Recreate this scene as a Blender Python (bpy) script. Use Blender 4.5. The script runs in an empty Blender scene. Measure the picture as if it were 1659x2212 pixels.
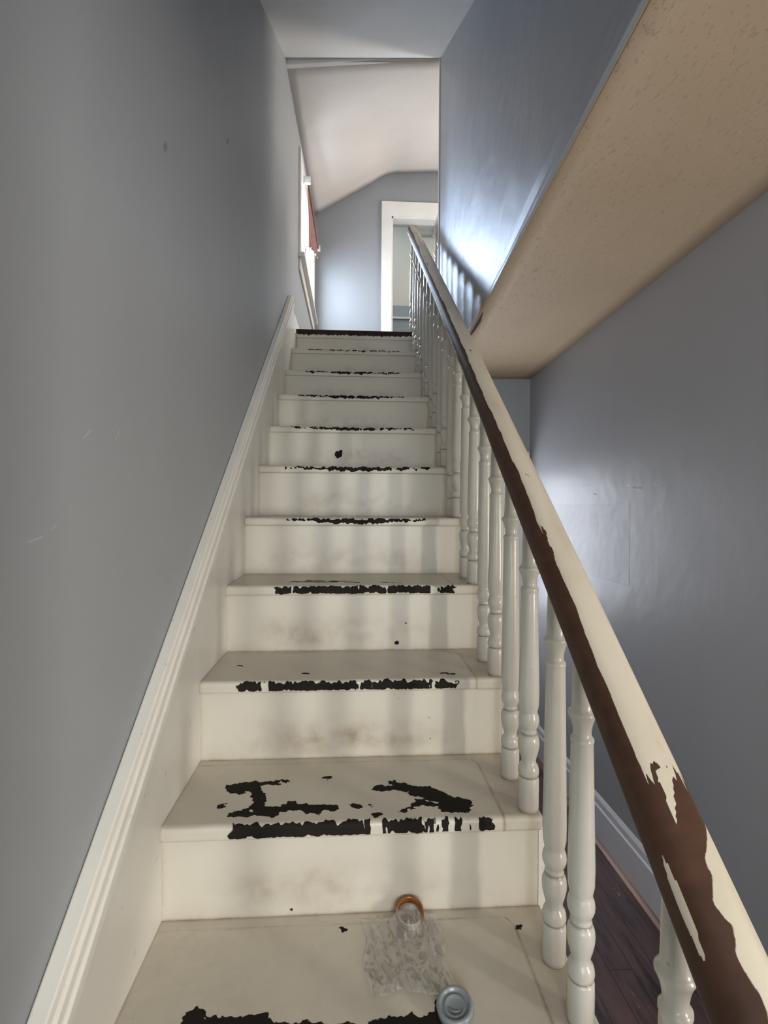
import bpy, bmesh, math, random
from mathutils import Vector, Matrix, noise
random.seed(7)
H = 1.47                       # eye height above the lower floor
D = bpy.data
COL = bpy.context.scene.collection
R = math.radians

# ------------------------------------------------------------------ object helpers
def link(name, me, parent=None, mats=()):
    o = D.objects.new(name, me); COL.objects.link(o)
    if parent is not None: o.parent = parent
    for m in mats: me.materials.append(m)
    return o
def empty(name, loc=(0, 0, 0), label=None, cat=None, group=None):
    o = D.objects.new(name, None); COL.objects.link(o); o.location = loc; o.empty_display_size = .05
    if label: o['label'] = label
    if cat: o['category'] = cat
    if group: o['group'] = group
    return o
def structure(o): o['kind'] = 'structure'; return o
def build(name, bm, mat, parent=None, smooth=False, bevel=0, kind=None, seg=2):
    bmesh.ops.recalc_face_normals(bm, faces=bm.faces[:])
    me = D.meshes.new(name); bm.to_mesh(me); bm.free()
    if smooth:
        for p in me.polygons: p.use_smooth = True
    o = link(name, me, parent, [mat])
    if parent is not None and parent.type == 'EMPTY':
        o.matrix_parent_inverse = Matrix.Translation(-parent.location)
    if bevel:
        b = o.modifiers.new('bevel', 'BEVEL'); b.width = bevel; b.segments = seg; b.limit_method = 'ANGLE'
    if kind == 's': structure(o)
    return o
def box(bm, x0, x1, y0, y1, z0, z1):
    v = [bm.verts.new((x, y, z)) for x in (x0, x1) for y in (y0, y1) for z in (z0, z1)]
    for f in ((0, 1, 3, 2), (4, 6, 7, 5), (0, 4, 5, 1), (2, 3, 7, 6), (0, 2, 6, 4), (1, 5, 7, 3)):
        bm.faces.new([v[i] for i in f])
def prism(bm, pts, axis, a, b):
    """extrude a 2-D outline (other two axes, in order) from a to b along axis"""
    def P(p, t):
        l = list(p); l.insert(axis, t); return bm.verts.new(l)
    A = [P(p, a) for p in pts]; B = [P(p, b) for p in pts]; n = len(pts)
    bm.faces.new(A); bm.faces.new(B[::-1])
    for i in range(n): bm.faces.new((A[i], A[(i + 1) % n], B[(i + 1) % n], B[i]))
def slab(bm, pts, n):
    """polygon of 3-D points given a thickness vector n"""
    A = [bm.verts.new(p) for p in pts]; B = [bm.verts.new(Vector(p) + Vector(n)) for p in pts]; k = len(pts)
    bm.faces.new(A); bm.faces.new(B[::-1])
    for i in range(k): bm.faces.new((A[i], A[(i + 1) % k], B[(i + 1) % k], B[i]))
def lathe(bm, prof, cx, cy, seg=28):
    rings = []
    for r, z in prof:
        rings.append([bm.verts.new((cx + r * math.cos(2 * math.pi * i / seg), cy + r * math.sin(2 * math.pi * i / seg), z)) for i in range(seg)])
    for a, b in zip(rings, rings[1:]):
        for i in range(seg): bm.faces.new((a[i], a[(i + 1) % seg], b[(i + 1) % seg], b[i]))
    bm.faces.new(rings[0][::-1]); bm.faces.new(rings[-1])
def tube(bm, pts, r, seg=12):
    rings = []
    for i, p in enumerate(pts):
        p = Vector(p); a = Vector(pts[max(i - 1, 0)]); b = Vector(pts[min(i + 1, len(pts) - 1)])
        t = (b - a).normalized(); s = t.cross(Vector((0, 0, 1)))
        if s.length < 1e-3: s = Vector((1, 0, 0))
        s.normalize(); u = s.cross(t)
        rings.append([bm.verts.new(p + s * r * math.cos(2 * math.pi * k / seg) + u * r * math.sin(2 * math.pi * k / seg)) for k in range(seg)])
    for a, b in zip(rings, rings[1:]):
        for k in range(seg): bm.faces.new((a[k], a[(k + 1) % seg], b[(k + 1) % seg], b[k]))
    bm.faces.new(rings[0][::-1]); bm.faces.new(rings[-1])

# ------------------------------------------------------------------ materials
class NT:
    def __init__(s, name):
        s.m = D.materials.new(name); s.m.use_nodes = True; s.t = s.m.node_tree; s.n = s.t.nodes; s.l = s.t.links
        s.b = s.n['Principled BSDF']; s.out = s.n['Material Output']
    def add(s, ty, **kw):
        n = s.n.new(ty)
        for k, v in kw.items():
            if k in n.inputs: n.inputs[k].default_value = v
            else: setattr(n, k, v)
        return n
    def c(s, a, b): s.l.new(a, b)
    def noise(s, scale, detail=4, rough=.55, vec=None, stretch=None):
        n = s.add('ShaderNodeTexNoise'); n.inputs['Scale'].default_value = scale
        n.inputs['Detail'].default_value = detail; n.inputs['Roughness'].default_value = rough
        if vec is None: vec = s.add('ShaderNodeTexCoord').outputs['Object']
        if stretch:
            mp = s.add('ShaderNodeMapping'); mp.inputs['Scale'].default_value = stretch; s.c(vec, mp.inputs['Vector']); vec = mp.outputs[0]
        s.c(vec, n.inputs['Vector']); return n.outputs['Fac']
    def ramp(s, fac, stops):
        r = s.add('ShaderNodeValToRGB'); e = r.color_ramp.elements
        while len(e) < len(stops): e.new(.5)
        for i, (p, col) in enumerate(stops):
            e[i].position = p; e[i].color = (*col, 1) if len(col) == 3 else col
        s.c(fac, r.inputs['Fac']); return r.outputs['Color']
    def rng(s, fac, a, b, c=0., d=1., smooth=True):
        r = s.add('ShaderNodeMapRange'); r.interpolation_type = 'SMOOTHSTEP' if smooth else 'LINEAR'
        for k, v in zip(('From Min', 'From Max', 'To Min', 'To Max'), (a, b, c, d)): r.inputs[k].default_value = v
        s.c(fac, r.inputs['Value']); return r.outputs['Result']
    def math(s, op, a, b=None):
        n = s.add('ShaderNodeMath', operation=op)
        for i, v in enumerate((a, b)):
            if v is None: continue
            if isinstance(v, (int, float)): n.inputs[i].default_value = v
            else: s.c(v, n.inputs[i])
        return n.outputs[0]
    def mix(s, fac, a, b):
        n = s.add('ShaderNodeMix', data_type='RGBA')
        for i, v in ((0, fac), (6, a), (7, b)):
            if isinstance(v, (int, float)): n.inputs[i].default_value = v
            elif isinstance(v, tuple): n.inputs[i].default_value = (*v, 1)
            else: s.c(v, n.inputs[i])
        return n.outputs[2]
    def bump(s, h, strength, dist=.002):
        b = s.add('ShaderNodeBump'); b.inputs['Strength'].default_value = strength; b.inputs['Distance'].default_value = dist
        s.c(h, b.inputs['Height'])
        cur = s.b.inputs['Normal']
        if cur.links: s.c(cur.links[0].from_socket, b.inputs['Normal'])
        s.c(b.outputs[0], cur)
    def base(s, col):
        if isinstance(col, tuple): s.b.inputs['Base Color'].default_value = (*col, 1)
        else: s.c(col, s.b.inputs['Base Color'])
    def attr(s, name):
        a = s.add('ShaderNodeAttribute'); a.attribute_name = name; return a.outputs['Fac']

def wall_paint(name, col, col2, rough=.5, bump=.25, marks=(), lights=(), streak=(1, 1, .25)):
    t = NT(name)
    c = t.ramp(t.noise(1.6, 3, stretch=streak), [(.3, col), (.7, col2)])
    pos = t.add('ShaderNodeTexCoord').outputs['Object']
    sep = t.add('ShaderNodeSeparateXYZ'); t.c(pos, sep.inputs[0])
    wob = t.math('MULTIPLY', t.math('SUBTRACT', t.noise(18, 4), .5), .02)
    for (ax, p0, p1, wid, mc, k, wb) in marks:       # scratches, cracks, scuffs: short line marks on the wall surface
        a = Vector(p0); b = Vector(p1); dv = (b - a); L = max(dv.length, 1e-4); dv /= L
        U = sep.outputs[0 if ax == 1 else 1]; V = sep.outputs[2]
        if wb: U = t.math('ADD', U, t.math('MULTIPLY', wob, wb)); V = t.math('ADD', V, t.math('MULTIPLY', wob, wb))
        du = t.math('SUBTRACT', U, a[0]); dw = t.math('SUBTRACT', V, a[1])
        al = t.math('ADD', t.math('MULTIPLY', du, dv[0]), t.math('MULTIPLY', dw, dv[1]))
        ac = t.math('ABSOLUTE', t.math('SUBTRACT', t.math('MULTIPLY', du, dv[1]), t.math('MULTIPLY', dw, dv[0])))
        ov = t.math('MAXIMUM', t.math('SUBTRACT', al, L), t.math('MULTIPLY', al, -1))
        dist = t.math('MAXIMUM', ac, ov)
        f = t.rng(dist, wid * .5, wid * 1.3, k, 0)
        c = t.mix(f, c, mc)
    for (y0, y1, z0, z1, mc, k) in lights:           # repaired plaster patches
        yy = sep.outputs[1]; zz = sep.outputs[2]
        f = t.math('MULTIPLY', t.math('MULTIPLY', t.rng(yy, y0, y0 + .01), t.rng(yy, y1 - .01, y1, 1, 0)),
                   t.math('MULTIPLY', t.rng(zz, z0, z0 + .01), t.rng(zz, z1 - .01, z1, 1, 0)))
        c = t.mix(t.math('MULTIPLY', f, k), c, mc)
        t.bump(f, .2, .002)
    t.base(c); t.b.inputs['Roughness'].default_value = rough
    t.bump(t.noise(5, 3), bump, .02); t.bump(t.noise(130, 3), bump * .6, .001)
    return t
GREY = (.300, .311, .322); GREY2 = (.325, .335, .345)
dk = (.09, .08, .09); lt = (.55, .56, .56)
M = {}
M['wall_left'] = wall_paint('grey blue wall paint, left', GREY, GREY2, .5, .2, marks=[
    (0, (1.755, H + 1.215), (1.765, H + 1.225), .007, dk, .9, .2), (0, (1.765, H + 1.21), (1.86, H + .95), .0011, dk, .5, .25),
    (0, (1.86, H + .95), (2.07, H + .73), .0010, dk, .35, .3), (0, (1.185, H + .80), (1.195, H + .812), .008, dk, .6, .4),
    (0, (1.93, H + .93), (1.935, H + .90), .004, dk, .6, .1),
    (0, (.56, H + .60), (.585, H + .62), .008, dk, .55, 1.2), (0, (.545, H + .60), (.56, H + .602), .006, dk, .4, 1.2),
    (0, (.945, H + .12), (.965, H + .14), 0.0011, lt, 0.48, .2), (0, (.84, H + .11), (.86, H + .125), 0.0015, lt, 0.48, .3),
    (0, (.80, H - .02), (.80, H + .005), 0.0010, lt, 0.36, .2), (0, (.70, H - .045), (.73, H - .04), 0.0015, lt, 0.42, .3), (0, (.755, H - .03), (.762, H - .025), 0.0015, lt, 0.42, .3)]).m
M['wall_blue'] = wall_paint('grey blue wall paint, glossy', (.31, .325, .355), (.335, .35, .375), .40, .35, marks=[], streak=(1, 1, .2)).m
M['wall_right'] = wall_paint('grey wall paint, lower hall', (.350, .356, .382), (.375, .380, .402), .42, .25, marks=[
    (0, (1.93, H + .085), (1.99, H + .09), .004, dk, .7, .5), (0, (2.30, H + .07), (2.33, H + .075), .004, dk, .8, .3),
    (0, (2.35, H + .115), (2.45, H + .12), .0015, dk, .5, .5), (0, (2.02, H + .10), (2.05, H + .10), .003, lt, .6, .3),
    (0, (1.83, H + .09), (1.85, H + .095), .003, lt, .5, .3), (0, (2.0, H - .44), (2.03, H - .41), .014, (.36, .36, .37), .6, .6)],
    lights=[(2.01, 2.95, H - .31, H + .035, (.33, .325, .34), .8)]).m
M['wall_grey'] = wall_paint('grey wall paint', GREY, GREY2, .5, .2).m
M['far_grey'] = wall_paint('slate grey wall paint', (.25, .262, .28), (.27, .282, .30), .45, .2).m
M['cream_wall'] = wall_paint('cream wall paint', (.60, .56, .45), (.63, .59, .48), .6, .2).m
M['green_grey'] = wall_paint('green grey wall paint', (.27, .30, .29), (.29, .32, .31), .6, .2).m
M['beige'] = wall_paint('warm white ceiling paint', (.60, .555, .515), (.64, .60, .565), .6, .25).m
M['white_ceiling'] = wall_paint('white ceiling paint', (.76, .75, .735), (.80, .79, .77), .6, .25).m
# tan stippled ceiling
t = NT('tan textured ceiling paint')
t.base(t.ramp(t.noise(2.5, 3), [(.3, (.60, .445, .285)), (.7, (.65, .49, .32))])); t.b.inputs['Roughness'].default_value = .6
st = t.rng(t.noise(105, 5, .6, stretch=(1, .45, 1)), .575, .72)
t.bump(st, .55, .0028); t.bump(t.noise(160, 2), .3, .001); M['tan_ceiling'] = t.m

def paint_wear(name, paint, paint2, wood, wood2, rough=.38, rough_w=.75, spec_w=.12, fine=.006, nscale=90, streak=None, stain=(.27, .195, .125)):
    t = NT(name)
    w = t.attr('wear')
    w = t.math('ADD', w, t.math('MULTIPLY', t.math('SUBTRACT', t.noise(nscale, 5, .65, stretch=streak), .5), fine))
    f = t.rng(w, -.0003, .0003)
    p = t.ramp(t.noise(3, 4), [(.3, paint), (.7, paint2)])
    d = t.math('MULTIPLY', t.attr('dirt'), t.rng(t.noise(26, 6, .7), .28, .72, .42, 1))
    speck = t.rng(t.noise(75, 2, .5), .75, .78)
    p = t.mix(t.math('MULTIPLY', speck, .45), p, (.22, .17, .12))
    p = t.mix(d, p, stain)
    wd = t.ramp(t.noise(30, 5, .6, stretch=(.15, 1, 1)), [(.3, wood), (.75, wood2)])
    t.base(t.mix(f, p, wd)); t.c(t.mix(f, (rough,) * 3, (rough_w,) * 3), t.b.inputs['Roughness']); t.c(t.rng(f, 0, 1, .5, spec_w, False), t.b.inputs['Specular IOR Level'])
    t.bump(t.rng(w, -.0006, .0004, 1, 0), .7, .0012); t.bump(t.noise(14, 4), .25, .004)
    return t
CR, CR2 = (.585, .545, .455), (.62, .58, .49)
M['tread'] = paint_wear('cream stair paint over dark wood', CR, CR2, (.012, .010, .009), (.022, .015, .011)).m
M['landing_wood'] = paint_wear('dark brown landing boards', CR, CR2, (.020, .012, .009), (.05, .03, .022), fine=.004).m
M['rail'] = paint_wear('handrail paint worn to brown wood', (.60, .54, .42), (.64, .58, .47), (.045, .022, .013), (.085, .038, .022), .36, .55, .30, .010, 45, (1, .22, .22), (.25, .15, .08)).m
t = NT('cream gloss baluster paint')
t.base(t.mix(t.rng(t.noise(60, 3), .68, .74, 0, .35), t.ramp(t.noise(6, 3), [(.3, (.575, .555, .495)), (.7, (.62, .60, .54))]), (.3, .24, .17)))
dd = t.attr('dirt'); bcol = t.b.inputs['Base Color'].links[0].from_socket
t.base(t.mix(t.math('MULTIPLY', dd, .8), bcol, (.22, .16, .10)))
t.b.inputs['Roughness'].default_value = .22; t.bump(t.noise(22, 4), .35, .003); t.bump(t.noise(120, 2), .15, .0006); M['baluster'] = t.m
t = NT('cream skirting paint'); sep = None
t.base(t.mix(t.rng(t.noise(40, 4), .66, .76, 0, .4), t.ramp(t.noise(4, 3), [(.3, (.70, .67, .60)), (.7, (.75, .72, .65))]), (.33, .28, .22)))
gp = t.add('ShaderNodeNewGeometry').outputs['Position']; cb = t.b.inputs['Base Color'].links[0].from_socket
for (py, pz, pr) in ((1.274, H - .297, .010), (1.238, H - .335, .013), (.62, H - .78, .004)):
    vd = t.add('ShaderNodeVectorMath', operation='DISTANCE'); t.c(gp, vd.inputs[0]); vd.inputs[1].default_value = (-.381, py, pz)
    dn = t.math('ADD', vd.outputs['Value'], t.math('MULTIPLY', t.math('SUBTRACT', t.noise(110, 3), .5), .018))
    cb = t.mix(t.math('MULTIPLY', t.rng(dn, pr * .75, pr * .9, 1, 0), t.rng(dn, pr * .35, pr * .5, .25, 1)), cb, (.10, .045, .03))
t.base(cb); t.b.inputs['Roughness'].default_value = .35; t.bump(t.noise(16, 4, stretch=(1, .3, .3)), .4, .004); M['skirt'] = t.m
t = NT('white trim paint'); t.base(t.ramp(t.noise(5), [(.3, (.66, .65, .62)), (.7, (.72, .71, .68))])); t.b.inputs['Roughness'].default_value = .35; t.bump(t.noise(20), .2, .002); M['trim'] = t.m
t = NT('grey lilac skirting paint'); t.base(t.ramp(t.noise(5), [(.3, (.70, .70, .74)), (.7, (.75, .75, .79))])); t.b.inputs['Roughness'].default_value = .3; M['lilac'] = t.m
t = NT('old dark purple brown floor boards')
pos = t.add('ShaderNodeTexCoord').outputs['Object']
w = t.add('ShaderNodeTexBrick'); w.inputs['Scale'].default_value = 1; w.inputs['Brick Width'].default_value = 1.6; w.inputs['Row Height'].default_value = .075
w.inputs['Mortar Size'].default_value = .0016; w.inputs['Color1'].default_value = (.105, .060, .062, 1); w.inputs['Color2'].default_value = (.125, .070, .070, 1); w.inputs['Mortar'].default_value = (.012, .009, .009, 1)
mp = t.add('ShaderNodeMapping'); mp.inputs['Rotation'].default_value = (0, 0, R(90)); t.c(pos, mp.inputs[0]); t.c(mp.outputs[0], w.inputs['Vector'])
gr = t.noise(9, 6, .7, stretch=(3, .35, 1))
c = t.mix(t.rng(gr, .42, .66, 0, .85), w.outputs['Color'], (.012, .009, .009))
c = t.mix(t.rng(t.noise(24, 3, stretch=(1, .4, 1)), .70, .74, 0, .7), c, (.32, .26, .22))
t.base(c); t.b.inputs['Roughness'].default_value = .38; t.bump(w.outputs['Fac'], .3, .002); t.bump(t.noise(30, 4), .3, .002); M['floor'] = t.m
t = NT('copper brown wood strip'); t.base(t.ramp(t.noise(12, 5, stretch=(1, .2, 1)), [(.3, (.17, .075, .045)), (.7, (.32, .17, .11))])); t.b.inputs['Roughness'].default_value = .4; M['copper'] = t.m
t = NT('dusty rose blind fabric'); t.base(t.ramp(t.noise(30, 4, stretch=(1, .2, 3)), [(.3, (.20, .085, .075)), (.7, (.32, .17, .155))])); t.b.inputs['Roughness'].default_value = .8; M['blind'] = t.m
t = NT('black crack'); t.base((.02, .014, .012)); t.b.inputs['Roughness'].default_value = .8; M['black'] = t.m
t = NT('translucent grey plastic'); t.base(t.ramp(t.noise(20), [(.3, (.20, .225, .235)), (.7, (.24, .265, .275))])); t.b.inputs['Roughness'].default_value = .25; M['cap'] = t.m
t = NT('amber plastic'); sp = t.add('ShaderNodeSeparateXYZ'); t.c(t.add('ShaderNodeTexCoord').outputs['Object'], sp.inputs[0]); t.base(t.mix(t.rng(t.math('ADD', sp.outputs[1], t.math('MULTIPLY', sp.outputs[0], .35)), 1.085, 1.105), (.42, .38, .32), (.36, .12, .025))); t.b.inputs['Roughness'].default_value = .18; t.b.inputs['Transmission Weight'].default_value = .25; t.bump(t.noise(40), .3, .002); M['amber'] = t.m
t = NT('brass'); t.base((.5, .38, .2)); t.b.inputs['Metallic'].default_value = 1; t.b.inputs['Roughness'].default_value = .3; M['brass'] = t.m
t = NT('clear crinkled plastic film')
tr = t.add('ShaderNodeBsdfTransparent'); tr.inputs[0].default_value = (1, 1, 1, 1)
gl = t.add('ShaderNodeBsdfGlossy'); gl.inputs['Roughness'].default_value = .12; gl.inputs[0].default_value = (1, 1, 1, 1)
df = t.add('ShaderNodeBsdfDiffuse'); df.inputs[0].default_value = (.92, .92, .91, 1)
lw = t.add('ShaderNodeLayerWeight'); lw.inputs[0].default_value = .35
m1 = t.add('ShaderNodeMixShader'); t.c(t.rng(lw.outputs['Fresnel'], 0, 1, .14, .7, False), m1.inputs[0]); t.c(tr.outputs[0], m1.inputs[1]); t.c(gl.outputs[0], m1.inputs[2])
m2 = t.add('ShaderNodeMixShader'); t.c(t.rng(t.noise(60, 4, .6, stretch=(1.6, .5, 1)), .50, .76, .04, .34), m2.inputs[0]); t.c(m1.outputs[0], m2.inputs[1]); t.c(df.outputs[0], m2.inputs[2]); t.c(m2.outputs[0], t.out.inputs[0]); M['film'] = t.m
t = NT('window glass')
tr = t.add('ShaderNodeBsdfTransparent'); gl = t.add('ShaderNodeBsdfGlossy'); gl.inputs['Roughness'].default_value = .02
m1 = t.add('ShaderNodeMixShader'); m1.inputs[0].default_value = .06; t.c(tr.outputs[0], m1.inputs[1]); t.c(gl.outputs[0], m1.inputs[2]); t.c(m1.outputs[0], t.out.inputs[0]); M['glass'] = t.m

# ------------------------------------------------------------------ stair geometry
XL, XR = -.392, .408                     # left and right ends of the steps
ZT = [0, .205, .41, .613, .813, 1.021, 1.229, 1.438, 1.651, 1.861, 2.073, 2.275, 2.488, 2.707]
YN = [0, .25, .53, .806, 1.084, 1.359, 1.634, 1.912, 2.197, 2.473, 2.754, 3.039, 3.322, 3.603]
ZL = ZT[13]
TH, OV = .032, .012
def seg_d(px, py, a, b):
    ax, ay = a; bx, by = b; dx, dy = bx - ax, by - ay; L = dx * dx + dy * dy
    h = 0 if L == 0 else max(0, min(1, ((px - ax) * dx + (py - ay) * dy) / L))
    return math.hypot(px - ax - dx * h, py - ay - dy * h)
BLOBS = {
 4: [((-.275, 1.232), (-.232, 1.243), .015), ((-.232, 1.245), (-.163, 1.258), .006), ((-.225, 1.235), (-.209, 1.19), .010), ((-.209, 1.19), (-.20, 1.16), .010),
     ((-.20, 1.16), (-.254, 1.122), .006), ((-.20, 1.142), (-.168, 1.133), .013), ((-.168, 1.135), (-.13, 1.152), .010), ((-.13, 1.152), (-.034, 1.138), .007),
     ((-.09, 1.13), (-.07, 1.128), .005), ((-.245, 1.128), (-.17, 1.123), .007), ((-.262, 1.222), (-.255, 1.215), .009), ((-.289, 1.158), (-.286, 1.162), .006), ((.006, 1.148), (.012, 1.142), .005), ((.051, 1.109), (.058, 1.111), .006), ((.042, 1.14), (.044, 1.14), .003), ((-.07, 1.269), (-.055, 1.269), .0035),
     ((.055, 1.212), (.119, 1.218), .006), ((.10, 1.236), (.14, 1.215), .006), ((.119, 1.215), (.193, 1.195), .009), ((.14, 1.185), (.193, 1.178), .009), ((.175, 1.19), (.235, 1.135), .021),
     ((.115, 1.125), (.158, 1.15), .005), ((.158, 1.15), (.22, 1.13), .007), ((.244, 1.118), (.262, 1.148), .006), ((.20, 1.125), (.25, 1.122), .008)],
 5: [((.25, 1.405), (.275, 1.395), .004), ((-.32, 1.5), (-.318, 1.5), .003), ((-.13, 1.42), (-.12, 1.42), .002)],
 3: [((-.272, .80), (-.262, .885), .014), ((-.26, .845), (-.20, .850), .034), ((-.19, .845), (-.15, .852), .030), ((-.14, .84), (-.05, .838), .025), ((-.05, .835), (0, .84), .018), ((.05, .84), (.10, .842), .026), ((.10, .84), (.16, .845), .024), ((.150, .85), (.160, .885), .013),
     ((-.02, 1.058), (-.016, 1.052), .005), ((.345, 1.04), (.35, 1.045), .003)],
 6: [((-.20, 1.72), (-.06, 1.712), .007), ((-.15, 1.75), (-.08, 1.748), .006), ((-.02, 1.70), (.02, 1.70), .004), ((.10, 1.70), (.16, 1.695), .005), ((-.06, 1.73), (.0, 1.725), .005)],
}
FR = {3: (.10, .70, 1.4), 4: (.178, .87, 1.25), 5: (.115, .835, .9), 6: (.185, .90, .9), 7: (.20, .84, .62), 8: (.13, .90, .62), 9: (.13, .85, .42), 10: (.13, .83, .42), 11: (.14, .84, .42), 12: (.15, .87, .2)}
staircase = empty('staircase', (0, YN[1], 0), 'steep cream painted straight wooden staircase with worn black edges climbing between blue grey walls', 'staircase')
def grid_obj(name, nx, prof, x0, x1, wearf, dirtf, mat, parent, close=True):
    """sweep profile [(y,z,s)] across x, storing wear and dirt per vertex"""
    vs, fs, we, di = [], [], [], []
    m = len(prof)
    for i in range(nx + 1):
        x = x0 + (x1 - x0) * i / nx
        for (y, z, s) in prof:
            vs.append((x, y, z)); we.append(wearf(x, y, s)); di.append(dirtf(x, y, s, z))
    for i in range(nx):
        for j in range(m - 1): fs.append((i * m + j, (i + 1) * m + j, (i + 1) * m + j + 1, i * m + j + 1))
        if close: fs.append((i * m + m - 1, (i + 1) * m + m - 1, (i + 1) * m, i * m))
    if close: fs.append(tuple(range(m))); fs.append(tuple(nx * m + j for j in range(m - 1, -1, -1)))
    me = D.meshes.new(name); me.from_pydata(vs, [], fs); me.update()
    for n_, arr in (('wear', we), ('dirt', di)):
        a = me.attributes.new(n_, 'FLOAT', 'POINT'); a.data.foreach_set('value', arr)
    o = link(name, me, parent, [mat])
    if parent is not None and parent.type == 'EMPTY': o.matrix_parent_inverse = Matrix.Translation(-parent.location)
    return o
def n1(x, y, sd): return noise.noise(Vector((x + 3.37, y + 7.61, sd * 1.31 + .43)))
def tread(k):
    zt = ZT[k]; yf = YN[k]; yb = (YN[k + 1] + OV) + .02
    prof = []
    n = (96 if k < 5 else 64) if k in (3, 4, 5, 6) else 24
    for i in range(n + 1):
        y = yb + (yf + .012 - yb) * i / n; prof.append((y, zt, -(y - yf)))
    r = .011
    for i in range(1, 6):
        a = R(90) * i / 6; prof.append((yf + r - r * math.sin(a), zt - r + r * math.cos(a), -.012 + i * .0028))
    for i in range(7):
        z = zt - r - (TH - 2 * r + .004) * i / 6; prof.append((yf, z, zt - z - .003))
    for i in range(1, 4):
        a = R(90) * i / 3; prof.append((yf + .006 - .006 * math.cos(a), zt - TH + .007 - .007 * math.sin(a), .03 + .002 * i))
    prof.append((yf + OV + .03, zt - TH, .08)); prof.append((yb, zt - TH, .3))
    f0, f1, am = FR.get(k, (.2, .8, .3))
    def wf(x, y, s):
        v = -1.
        fx = (x - XL) / .8
        if s > -.03 and s < .05:
            # nose wear: between an upper and a lower ragged limit
            e = min(fx - f0, f1 - fx) * .8
            hi = -.002 - .012 * max(0, am - .8) + .009 * n1(x * 38, k * 3.1, 2) + .009 * n1(x * 140, k, 5)
            lo = .004 + .022 * min(am, 1) * (1 if am > .8 else .35 + .8 * math.sin(math.pi * max(0, min(1, (fx - f0) / (f1 - f0)))) ** 2) + .008 * n1(x * 45, k * 1.7, 9) + .007 * n1(x * 170, k, 1)
            if am > .8: lo = min(lo, .037)
            gap = .012 + .035 * n1(x * 22, k * 7.7, 4) * (1 if am > .8 else .7) + .022 * n1(x * 95, k * 2.2, 8) + .010 * n1(x * 240, s * 60, 8)
            v = max(v, min(s - hi, lo - s, e * .35 + .006 * n1(x * 60, s * 60, k), gap + .004))
        for a, b, rr in BLOBS.get(k, ()):
            if s <= .03 and abs(y - a[1]) < .2:
                d = rr * (1.25 if k == 4 else 1) - seg_d(x, y, a, b); v = max(v, d + .0015 + .008 * n1(x * 45, y * 60, 3) + .007 * n1(x * 105, y * 140, 6) + .003 * n1(x * 260, y * 300, 2))
        return max(-.05, min(.05, v))
    ybk = YN[k + 1] + OV
    def df(x, y, s, z):
        d = 0
        if s < 0.04:
            back = ybk - y
            line = .0
            if k < 7:
                off = .028 + .003 * n1(x * 9, k, 0)
                inner = .325 + .02 * n1(0, k, 5)
                if x < inner - .02:
                    line = max(0, 1 - abs(back - off) / .004) * (.65 + .5 * n1(x * 14, k, 3) + .1)
                if back > off: line = max(line, max(0, 1 - abs(x - inner + max(0, .05 - back) * .6) / .006) * 1.0)
                if (back < off or x > inner): d = .22
            d = max(d, line, 1.0 * math.exp(-max(back, 0) / .005), .75 * math.exp(-(x - XL) / .006), .28 * math.exp(-max(back, 0) / .03), .25 * math.exp(-(x - XL) / .03))
            d = max(d, .75 * math.exp(-abs(s + .006) / .004) * (.5 + .6 * n1(x * 12, k, 7)))
            d = max(d, .09 + .12 * n1(x * 5, y * 5, k))
            if k == 3: d = max(d, .20 + .14 * n1(x * 5, y * 6, 4))
        else: d = .5
        return max(0, min(1, d))
    o = grid_obj('tread', (400 if k < 5 else 300) if k in (3, 4, 5, 6) else 200, prof, XL, XR, wf, df, M['tread'], staircase)
    for p in o.data.polygons: p.use_smooth = len(p.vertices) == 4
    return o
SPOTS = {4: [(-.125, ZT[3] + .012, .0045), (-.07, ZT[3] + .013, .003), (.3, ZT[3] + .03, .002), (-.14, ZT[3] + .09, .002)], 6: [(.143, ZT[5] + .022, .0075), (.172, ZT[5] + .085, .0035), (.02, ZT[5] + .07, .0015)],
         9: [(-.068, ZT[8] + .078, .019), (-.058, ZT[8] + .09, .010), (-.09, ZT[8] + .045, .003)], 11: [(-.05, ZT[10] + .12, .003)], 5: [(.1, ZT[4] + .12, .002), (-.22, ZT[4] + .11, .002), (.21, ZT[4] + .045, .003)]}
def riser(k):
    z0 = ZT[k - 1]; z1 = ZT[k] - TH; y = YN[k] + OV
    n = 36 if k < 8 else 20
    prof = [(y, z0 + (z1 - z0) * i / n, z0 + (z1 - z0) * i / n) for i in range(n + 1)]
    prof += [(y + .018, z1, z1), (y + .018, z0, z0)]
    def wf(x, yy, s):
        v = -1
        for (sx, sz, r) in SPOTS.get(k, ()):
            v = max(v, r - math.hypot(x - sx, (s - sz) * 1.1) + .35 * r * n1(x * 90, s * 90, k))
        return max(-.05, min(.05, v))
    def df(x, yy, s, z):
        h = (s - z0) / (z1 - z0)
        sm = max(0, math.exp(-((h - .30) / .26) ** 2)) * max(0, 1 - abs(x + .01) / .30) ** .5 if abs(x + .01) < .30 else 0
        d = sm * max(0, .55 + .75 * n1(x * 9, s * 14, k * 2.3) + .35 * n1(x * 30, s * 34, k))
        d = max(d, .9 * math.exp(-(s - z0) / .004), .3 * math.exp(-(s - z0) / .02), .5 * math.exp(-(x - XL) / .005))
        d = max(d, .14 * math.exp(-(z1 - s) / .012))
        return max(0, min(.9, d))
    return grid_obj('riser', 160, prof, XL, XR - .004, wf, df, M['tread'], staircase)
for k in range(1, 13): tread(k)
for k in range(1, 14): riser(k)
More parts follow.
